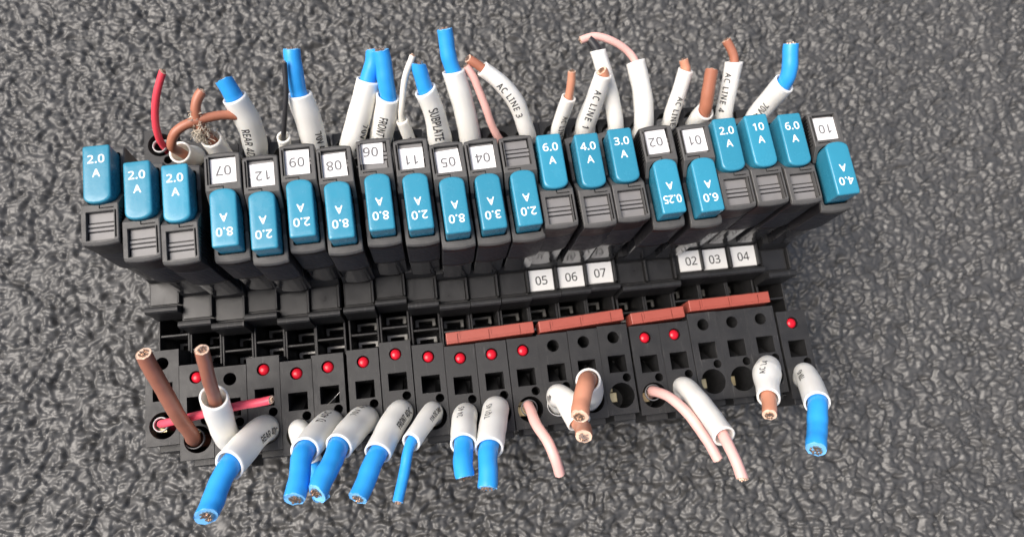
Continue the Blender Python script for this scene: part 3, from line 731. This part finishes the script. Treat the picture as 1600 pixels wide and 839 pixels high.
# label, wire colour, wire radius, wire points, sleeve radii, sleeve points, lettering (text, size, place along sleeve, facing, sideways shift) or None, collar radius
WIRES = [
  ('rose red wire lying across the leftmost front terminals', 'wrose', 0.1, [(-6.764, 1.508, 2.55), (-6.864, 1.569, 3.25), (-6.558, 1.548, 3.7), (-5.851, 1.588, 4.15), (-4.861, 1.671, 4.55), (-3.861, 1.739, 4.85)], None, None, None, ((-6.829, 1.546, 3.35), 0.17)),
  ('brown wire rising from the second block and leaning left', 'wdark', 0.175, [(-5.954, 1.092, 2.55), (-6.076, 1.115, 3.15), (-5.979, 1.195, 3.8), (-5.988, 1.499, 4.45), (-6.063, 1.971, 5.15), (-6.14, 2.475, 5.75), (-6.184, 2.835, 6.25)], None, None, None, ((-6.06, 1.126, 3.3), 0.24, 'darkcollar')),
  ('brown wire standing in an upright plain white sleeve at the front left', 'wdark', 0.145, [(-5.082, 1.497, 4.65), (-4.947, 1.854, 5.55), (-4.814, 2.281, 6.45), (-4.746, 2.667, 7.05)], [0.3, 0.31, 0.31, 0.305], [(-5.138, 0.963, 3.05), (-5.172, 1.024, 3.6), (-5.151, 1.205, 4.05), (-5.082, 1.497, 4.65), (-4.947, 1.854, 5.55)], None, None),
  ('blue wire in the front white sleeve lettered REAR, farthest left', 'wblue', 0.245, [(-4.619, 0.71, 4.45), (-4.809, 0.36, 4.95), (-4.968, -0.071, 5.2), (-5.064, -0.388, 5.4), (-5.129, -0.644, 5.6)], [0.29, 0.33, 0.345, 0.345], [(-4.324, 1.122, 3.05), (-4.299, 1.194, 3.55), (-4.408, 1.054, 3.95), (-4.619, 0.71, 4.45), (-4.809, 0.36, 4.95)], ('REAR 4DC', 0.29, 0.42, (0.259, -0.019, 0.966), -0.21, 0.66, 'ink'), None),
  ('blue wire half hidden under its neighbours, front fifth terminal', 'wblue', 0.2, [(-3.371, 0.749, 3.85), (-3.205, 0.248, 3.8), (-3.059, -0.213, 3.9), (-2.956, -0.597, 4.1)], [0.26, 0.26, 0.27], [(-3.513, 0.945, 3.05), (-3.478, 1.04, 3.7), (-3.371, 0.749, 3.85), (-3.205, 0.248, 3.8)], None, None),
  ('blue front wire with cut end lowest of the crossing pair, left one', 'wblue', 0.235, [(-2.882, 0.929, 4.2), (-3.125, 0.5, 5.05), (-3.186, 0.009, 5.45), (-3.236, -0.495, 5.8)], [0.29, 0.33, 0.335, 0.33], [(-2.732, 1.03, 3.05), (-2.748, 1.153, 3.6), (-2.882, 0.929, 4.2), (-3.125, 0.5, 5.05)], ('TJ 4DC', 0.27, 0.5, (0.172, -0.028, 0.985), 0.2, 0.8, 'ink'), None),
  ('blue front wire with cut end facing up, right one of the crossing pair', 'wblue', 0.235, [(-2.084, 0.935, 4.2), (-2.377, 0.505, 5.0), (-2.571, 0.01, 5.5), (-2.77, -0.427, 5.85)], [0.29, 0.34, 0.34, 0.325], [(-1.849, 1.073, 3.05), (-1.888, 1.172, 3.6), (-2.084, 0.935, 4.2), (-2.377, 0.505, 5.0)], ('70V 4S', 0.26, 0.45, (0.131, -0.028, 0.991), 0.26, 0.8, 'greyink'), None),
  ('blue wire in the front white sleeve lettered FRONT', 'wblue', 0.225, [(-1.18, 0.937, 4.05), (-1.525, 0.271, 4.85), (-1.755, -0.223, 5.2), (-1.964, -0.643, 5.45)], [0.27, 0.315, 0.32, 0.315], [(-1.023, 1.19, 3.05), (-0.985, 1.238, 3.55), (-1.18, 0.937, 4.05), (-1.525, 0.271, 4.85)], ('FRONT 4DC', 0.28, 0.48, (0.084, -0.015, 0.996), -0.16, 0.62, 'ink'), None),
  ('thinnest blue wire in a narrow white front sleeve', 'wblue', 0.125, [(-0.457, 0.842, 4.15), (-0.759, 0.438, 4.65), (-0.944, -0.179, 4.85), (-1.126, -0.841, 5.05)], [0.24, 0.25, 0.24, 0.235], [(-0.193, 1.043, 3.05), (-0.208, 1.158, 3.55), (-0.457, 0.842, 4.15), (-0.759, 0.438, 4.65)], ('11A DC 24V', 0.21, 0.48, (0.042, -0.024, 0.999), -0.1, 0.62, 'ink'), None),
  ('short blue front wire left of the pair below the leftmost red bridge', 'wblue', 0.225, [(0.53, 0.753, 4.15), (0.452, 0.261, 4.85), (0.406, -0.139, 5.2), (0.416, -0.461, 5.35)], [0.28, 0.31, 0.32, 0.315], [(0.621, 0.931, 3.05), (0.598, 0.992, 3.6), (0.53, 0.753, 4.15), (0.452, 0.261, 4.85)], ('24 4S', 0.24, 0.55, (-0.025, -0.014, 1.0), 0.12, 0.8, 'greyink'), None),
  ('short blue front wire right of the pair below the leftmost red bridge', 'wblue', 0.225, [(1.244, 0.707, 4.2), (1.029, 0.095, 4.95), (0.935, -0.38, 5.25), (0.878, -0.748, 5.35)], [0.28, 0.33, 0.34, 0.32], [(1.437, 0.951, 3.05), (1.384, 1.07, 3.6), (1.244, 0.707, 4.2), (1.029, 0.095, 4.95)], ('TQ1 4S', 0.24, 0.55, (-0.057, -0.005, 0.998), 0.19, 0.8, 'greyink'), None),
  ('pale pink front wire curving down left of marker 05 terminals', 'wpink', 0.13, [(2.261, 0.971, 2.55), (2.269, 1.033, 3.25), (2.21, 1.045, 3.65), (2.28, 0.565, 4.25), (2.47, 0.109, 4.55), (2.592, -0.292, 4.55), (2.698, -0.678, 4.35)], None, None, None, ((2.256, 1.011, 3.35), 0.2, 'darkcollar')),
  ('tan brown wire with round cut end lowest, in a sleeve slanting right', 'wtan', 0.195, [(3.074, 1.057, 4.25), (3.257, 0.473, 4.7), (3.251, 0.335, 5.15), (3.166, 0.128, 5.55)], [0.28, 0.29, 0.3, 0.3], [(3.061, 1.012, 3.05), (2.959, 1.211, 3.85), (3.074, 1.057, 4.25), (3.257, 0.473, 4.7)], ('48 40', 0.24, 0.4, (-0.176, -0.026, 0.984), 0.16, 0.84, 'ink'), ((3.001, 1.013, 3.4), 0.285)),
  ('tan brown wire curling out of a white sleeve that opens upward', 'wtan', 0.205, [(3.67, 1.238, 4.55), (3.478, 1.397, 5.35), (3.249, 1.187, 5.95), (3.109, 0.844, 6.15), (2.979, 0.566, 6.35)], [0.28, 0.3, 0.31, 0.31], [(3.876, 1.036, 3.05), (3.805, 1.124, 3.85), (3.67, 1.238, 4.55), (3.478, 1.397, 5.35)], None, None),
  ('long pale pink bare wire from the short red bridge terminals', 'wpink', 0.13, [(5.541, 0.996, 2.55), (5.569, 1.093, 3.25), (5.461, 1.103, 3.65), (5.672, 0.871, 4.25), (5.995, 0.409, 4.55), (6.271, -0.148, 4.65), (6.519, -0.75, 4.65)], None, None, None, ((5.538, 1.071, 3.35), 0.2, 'darkcollar')),
  ('pale pink wire in a long plain white sleeve on the right front', 'wpink', 0.13, [(6.414, 0.333, 4.85), (6.44, -0.22, 5.55), (6.479, -0.658, 5.8), (6.536, -1.167, 5.95)], [0.25, 0.265, 0.265, 0.26], [(6.35, 1.005, 3.05), (6.32, 1.141, 3.55), (6.347, 0.841, 4.15), (6.414, 0.333, 4.85), (6.44, -0.22, 5.55)], None, None),
  ('short brown wire in a bulging white sleeve at the front right', 'wtan', 0.18, [(8.377, 1.133, 4.05), (8.034, 0.563, 4.7), (7.819, 0.16, 5.05)], [0.24, 0.27, 0.36, 0.3, 0.28], [(8.78, 1.196, 3.05), (8.681, 1.421, 3.6), (8.377, 1.133, 4.05), (8.034, 0.563, 4.7)], ('AC L4', 0.24, 0.6, (-0.403, -0.028, 0.915), 0.1, 0.8, 'ink'), None),
  ('blue wire in the rightmost front white sleeve', 'wblue', 0.24, [(9.512, 0.876, 4.0), (9.173, 0.31, 4.85), (8.875, -0.26, 5.2), (8.564, -0.739, 5.55)], [0.24, 0.28, 0.33, 0.33], [(9.652, 1.008, 3.05), (9.647, 1.144, 3.55), (9.512, 0.876, 4.0), (9.173, 0.31, 4.85)], ('70V 4S', 0.26, 0.5, (-0.453, -0.015, 0.892), 0.15, 0.75, 'ink'), None),
  ('bare red wire standing at the far left of the rear side', 'wred', 0.092, [(-6.764, 8.888, 2.65), (-6.764, 8.888, 3.5), (-6.751, 8.957, 3.769), (-6.672, 9.198, 4.219), (-6.467, 9.637, 4.756), (-6.152, 10.071, 5.168)], None, None, None, ((-6.865, 8.891, 3.35), 0.17)),
  ('brown wire bent to the right from a plain sleeve at the rear left', 'wbrown', 0.118, [(-5.995, 8.342, 3.811), (-6.054, 8.277, 4.275), (-6.123, 8.286, 4.675), (-5.924, 8.513, 4.95), (-5.435, 8.749, 5.036), (-4.845, 8.894, 4.938), (-4.398, 8.934, 4.79)], [0.28, 0.29, 0.29], [(-5.954, 8.472, 3.05), (-5.954, 8.472, 3.5), (-5.995, 8.342, 3.811), (-6.054, 8.277, 4.275)], None, None),
  ('brown wire stub standing in the sleeve filled with pale fibre', 'wbrown', 0.122, [(-5.146, 8.374, 3.888), (-5.238, 8.527, 4.458), (-5.351, 8.668, 4.862), (-5.377, 8.95, 5.22), (-5.284, 9.164, 5.366), (-5.14, 9.326, 5.435)], [0.27, 0.28, 0.28], [(-5.138, 8.343, 3.05), (-5.138, 8.343, 3.5), (-5.146, 8.374, 3.888), (-5.238, 8.527, 4.458)], None, None),
  ('blue wire in the rear white sleeve lettered REAR, farthest left', 'wblue', 0.225, [(-4.284, 8.879, 4.36), (-4.475, 9.315, 5.065), (-4.553, 9.445, 5.232), (-4.642, 9.607, 5.401)], [0.28, 0.34, 0.33, 0.31], [(-4.324, 8.502, 3.05), (-4.324, 8.502, 3.5), (-4.294, 8.558, 3.739), (-4.284, 8.879, 4.36), (-4.475, 9.315, 5.065)], ('REAR 4DC', 0.36, 0.44, (0.217, -0.452, 0.865), -0.16, 0.72, 'ink'), None),
  ('thin black wire in a small white sleeve at the rear', 'wblack', 0.065, [(-3.492, 8.348, 3.795), (-3.438, 8.476, 4.368), (-3.309, 8.786, 4.798), (-3.157, 9.322, 5.298), (-3.101, 9.827, 5.718)], [0.165, 0.17, 0.17], [(-3.513, 8.325, 3.05), (-3.513, 8.325, 3.5), (-3.492, 8.348, 3.795), (-3.438, 8.476, 4.368)], None, None),
  ('blue rear wire left of sleeve FRONT, in a sleeve lettered 70V', 'wblue', 0.215, [(-2.786, 8.898, 4.37), (-2.911, 9.375, 4.922), (-2.931, 9.831, 5.31), (-2.921, 10.249, 5.608)], [0.29, 0.325, 0.325, 0.32], [(-2.732, 8.41, 3.05), (-2.732, 8.41, 3.5), (-2.74, 8.49, 3.767), (-2.786, 8.898, 4.37), (-2.911, 9.375, 4.922)], ('70V 4S', 0.32, 0.42, (0.142, -0.457, 0.878), 0.16, 0.72, 'ink'), None),
  ('blue rear wire behind the one lettered FRONT', 'wblue', 0.21, [(-1.444, 9.064, 4.331), (-1.133, 9.67, 4.902), (-0.995, 9.952, 5.138), (-0.925, 10.248, 5.346)], [0.28, 0.3, 0.3, 0.3], [(-1.849, 8.453, 3.05), (-1.849, 8.453, 3.5), (-1.713, 8.574, 3.832), (-1.444, 9.064, 4.331), (-1.133, 9.67, 4.902)], ('70V 4S', 0.3, 0.4, (0.055, -0.472, 0.88), 0.26, 0.8, 'ink'), None),
  ('blue rear wire in the sleeve lettered FRONT', 'wblue', 0.215, [(-0.781, 8.963, 4.333), (-0.678, 9.252, 4.774), (-0.696, 9.718, 5.201), (-0.755, 10.132, 5.529)], [0.27, 0.3, 0.305, 0.3], [(-1.023, 8.57, 3.05), (-1.023, 8.57, 3.5), (-0.941, 8.667, 3.835), (-0.781, 8.963, 4.333), (-0.678, 9.252, 4.774)], ('FRONT 4DC', 0.37, 0.5, (0.033, -0.454, 0.89), -0.03, 0.58, 'ink'), None),
  ('thin white wire in a small white sleeve at the rear', 'wwhite', 0.08, [(-0.248, 8.498, 3.855), (-0.375, 8.746, 4.345), (-0.329, 9.042, 4.784), (-0.169, 9.533, 5.281), (0.051, 9.897, 5.605)], [0.16, 0.165, 0.165], [(-0.193, 8.423, 3.05), (-0.193, 8.423, 3.5), (-0.248, 8.498, 3.855), (-0.375, 8.746, 4.345)], ('11A 24', 0.2, 0.48, (0.018, -0.426, 0.905), 0.0, 0.84, 'ink'), None),
  ('blue rear wire in the sleeve lettered SUBPLATE', 'wblue', 0.2, [(0.481, 8.866, 4.473), (0.29, 9.27, 4.971), (0.22, 9.533, 5.238), (0.163, 9.764, 5.415)], [0.27, 0.32, 0.285, 0.28], [(0.621, 8.311, 3.05), (0.621, 8.311, 3.5), (0.59, 8.414, 3.826), (0.481, 8.866, 4.473), (0.29, 9.27, 4.971)], ('SUBPLATE', 0.4, 0.6, (-0.014, -0.459, 0.888), 0.0, 0.56, 'ink'), None),
  ('tallest blue rear wire in a plain white sleeve above sticker 05', 'wblue', 0.205, [(1.277, 9.022, 4.424), (1.06, 9.717, 5.038), (0.959, 10.106, 5.369), (0.899, 10.541, 5.688)], [0.28, 0.29, 0.285, 0.28], [(1.437, 8.331, 3.05), (1.437, 8.331, 3.5), (1.414, 8.439, 3.767), (1.277, 9.022, 4.424), (1.06, 9.717, 5.038)], None, None),
  ('bare pale pink rear wire left of sleeve AC LINE 3', 'wpink', 0.105, [(2.261, 8.351, 2.65), (2.261, 8.351, 3.5), (2.173, 8.411, 3.71), (1.983, 8.673, 4.077), (1.769, 9.201, 4.561), (1.589, 9.58, 4.855), (1.406, 9.836, 5.019)], None, None, None, None),
  ('brown wire in the curved rear sleeve fully showing the words AC LINE 3', 'wbrown', 0.12, [(2.297, 9.449, 4.738), (1.824, 9.783, 4.968), (1.647, 9.901, 5.042), (1.47, 10.009, 5.099)], [0.24, 0.24, 0.235, 0.21], [(3.061, 8.392, 3.05), (3.061, 8.392, 3.5), (2.974, 8.488, 3.797), (2.695, 9.037, 4.395), (2.297, 9.449, 4.738), (1.824, 9.783, 4.968)], ('AC LINE 3', 0.29, 0.62, (-0.089, -0.477, 0.875), -0.06, 0.84, 'ink'), None),
  ('thin brown wire in the rear sleeve between AC LINE 3 and AC LINE 1', 'wtan', 0.11, [(3.993, 8.752, 4.262), (4.094, 8.954, 4.676), (4.131, 9.211, 4.97), (4.139, 9.426, 5.191)], [0.19, 0.2, 0.2], [(3.876, 8.416, 3.05), (3.876, 8.416, 3.5), (3.875, 8.495, 3.769), (3.993, 8.752, 4.262), (4.094, 8.954, 4.676)], ('AC LINE 2', 0.25, 0.45, (-0.198, -0.432, 0.88), 0.12, 0.84, 'ink'), None),
  ('brown wire cut short inside the rear sleeve lettered AC LINE 1', 'wtan', 0.15, [(4.844, 8.936, 4.313), (5.048, 9.426, 4.95), (4.987, 9.481, 5.028)], [0.29, 0.28, 0.245, 0.24], [(4.683, 8.458, 3.05), (4.683, 8.458, 3.5), (4.66, 8.54, 3.764), (4.844, 8.936, 4.313), (5.048, 9.426, 4.95)], ('AC LINE 1', 0.3, 0.58, (-0.241, -0.451, 0.859), 0.03, 0.84, 'ink'), None),
  ('black wire in a plain rear sleeve behind AC LINE 1', 'wblack', 0.125, [(5.364, 9.256, 4.185), (5.07, 10.299, 4.653), (4.973, 10.448, 4.707), (4.842, 10.602, 4.756)], [0.21, 0.215, 0.215, 0.21], [(5.541, 8.376, 3.05), (5.541, 8.376, 3.5), (5.523, 8.5, 3.722), (5.364, 9.256, 4.185), (5.07, 10.299, 4.653)], None, None),
  ('pale pink wire arching left from a straight plain white rear sleeve', 'wpink', 0.105, [(6.306, 9.154, 4.075), (6.136, 9.999, 4.453), (5.911, 10.275, 4.576), (5.467, 10.534, 4.712), (4.99, 10.663, 4.769), (4.616, 10.596, 4.722)], [0.26, 0.27, 0.27, 0.27], [(6.35, 8.385, 3.05), (6.35, 8.385, 3.5), (6.342, 8.542, 3.721), (6.306, 9.154, 4.075), (6.136, 9.999, 4.453)], None, None),
  ('brown wire in the rear sleeve right of the straight plain one', 'wtan', 0.125, [(7.307, 9.091, 4.147), (7.483, 9.62, 4.566), (7.446, 9.741, 4.632), (7.409, 9.848, 4.69)], [0.21, 0.22, 0.22, 0.22], [(7.169, 8.568, 3.05), (7.169, 8.568, 3.5), (7.165, 8.682, 3.723), (7.307, 9.091, 4.147), (7.483, 9.62, 4.566)], ('AC LINE 5', 0.26, 0.4, (-0.34, -0.437, 0.833), 0.1, 0.84, 'ink'), None),
  ('thick brown wire in the rear sleeve that opens toward the front', 'wbrown', 0.18, [(7.972, 8.567, 3.724), (8.032, 8.584, 4.05), (8.037, 9.002, 4.457), (8.115, 9.429, 4.808)], [0.25, 0.265, 0.265], [(7.974, 8.563, 3.05), (7.974, 8.563, 3.5), (7.972, 8.567, 3.724), (8.032, 8.584, 4.05)], None, None),
  ('brown wire in the rear sleeve lettered AC LINE, just left of the rightmost blue one', 'wbrown', 0.125, [(8.794, 9.131, 4.074), (8.905, 9.785, 4.538), (8.825, 10.045, 4.678), (8.673, 10.309, 4.815)], [0.23, 0.235, 0.235, 0.235], [(8.78, 8.576, 3.05), (8.78, 8.576, 3.5), (8.741, 8.657, 3.634), (8.794, 9.131, 4.074), (8.905, 9.785, 4.538)], ('AC LINE 4', 0.28, 0.6, (-0.393, -0.432, 0.812), -0.08, 0.84, 'ink'), None),
  ('blue wire in the rightmost rear sleeve lettered 70V', 'wblue', 0.21, [(9.774, 8.625, 4.208), (10.011, 8.853, 4.945), (10.086, 9.199, 5.251), (10.084, 9.679, 5.544)], [0.28, 0.285, 0.29, 0.29], [(9.652, 8.388, 3.05), (9.652, 8.388, 3.5), (9.621, 8.453, 3.73), (9.774, 8.625, 4.208), (10.011, 8.853, 4.945)], ('70V 4S', 0.32, 0.52, (-0.447, -0.395, 0.802), 0.02, 0.75, 'ink'), None),
]
for i, (label, colr, r, wp, srad, sp, let, col) in enumerate(WIRES):
    base = Vector(wp[0] if wp else sp[0])
    t = thing('wire', label, 'wire', (base.x, base.y, 0), 0.0, 'cut wires in the terminals')
    inv = Matrix.Translation((-base.x, -base.y, 0))
    if wp:
        wpl = [inv @ Vector(p) for p in wp]
        b, P, F = tube(wpl, r, cut=0.0 if i % 3 else 0.35, seed=i * 1.3)
        io = b.obj('insulation', M[colr], t)
        io.data.materials.append(M['cut_blue' if colr == 'wblue' else 'cut_black' if colr == 'wblack' else 'cut_warm'])
        io.data.polygons[len(io.data.polygons) - 1].material_index = 1
        strands(P, F, r, t, M['copper'], i)
    if sp:
        spl = [inv @ Vector(p) for p in sp]
        me, P, F, S, rr = sleeve_mesh(spl, srad, seed=i * 0.7, flat=0.06, slant=0.12 if i % 2 else -0.1)
        so = link('sleeve', me, t)
        if let:
            txt, size, place, ref, off, sx, ink = let
            wrap_text(txt, size, P, F, S, rr, S[-1] * place, ref, off, so, M[ink], bold=0.005, sx=sx, spacing=1.2 if sx > 0.75 else 1.05)
    if col:
        c = inv @ Vector(col[0]); collar(c, col[1], t, M['collar' if len(col) < 3 else col[2]])

# ------------------------------------------------------------------ frayed fibre, stray strand
def hair_mesh(paths, r):
    b = MB()
    for pts in paths:
        P = smooth(pts, 0.05); F = frames(P); n = 4; vs = []; fs = []
        for p, (t, u, v) in zip(P, F):
            for k in range(n):
                a = 2 * math.pi * k / n; vs.append(p + u * (r * math.cos(a)) + v * (r * math.sin(a)))
        for i in range(len(P) - 1):
            for k in range(n): fs.append((i * n + k, i * n + (k + 1) % n, (i + 1) * n + (k + 1) % n, (i + 1) * n + k))
        b.add(vs, fs, True)
    return b
rnd = random.Random(5); paths = []
FIB = [(-5.406, 8.849, 5.128), (-5.358, 8.527, 4.558)]
for k in range(300):
    s = rnd.random() ** 0.62
    a = Vector(FIB[0]).lerp(Vector(FIB[1]), s); pts = []
    p = a + Vector((rnd.gauss(0, 0.07), rnd.gauss(0, 0.06), rnd.gauss(0, 0.08)))
    d = Vector((rnd.gauss(0, 1), rnd.gauss(0, 1), rnd.gauss(0, 1))).normalized()
    for q in range(5):
        pts.append(p.copy()); d = (d + Vector((rnd.gauss(0, 0.8), rnd.gauss(0, 0.8), rnd.gauss(0, 0.8))) + (a - p) * 2.2).normalized(); p = p + d * 0.085
    paths.append(pts)
o = hair_mesh([[p - Vector(FIB[1]) for p in q] for q in paths], 0.009).obj('fibre_tangle', M['fibre'])
o.location = FIB[1]
o['label'] = 'tangle of frayed pale fibre hanging between the two rear brown wires'; o['category'] = 'fibre'
SP = [(-2.751, 1.582, 3.75), (-2.562, 1.704, 3.95), (-2.403, 1.835, 4.05)]
o = hair_mesh([[Vector(p) - Vector(SP[0]) for p in SP]], 0.008).obj('stray_strand', M['steel']); o.location = SP[0]
o['label'] = 'single bare metal strand sticking out above a white front sleeve'; o['category'] = 'strand'
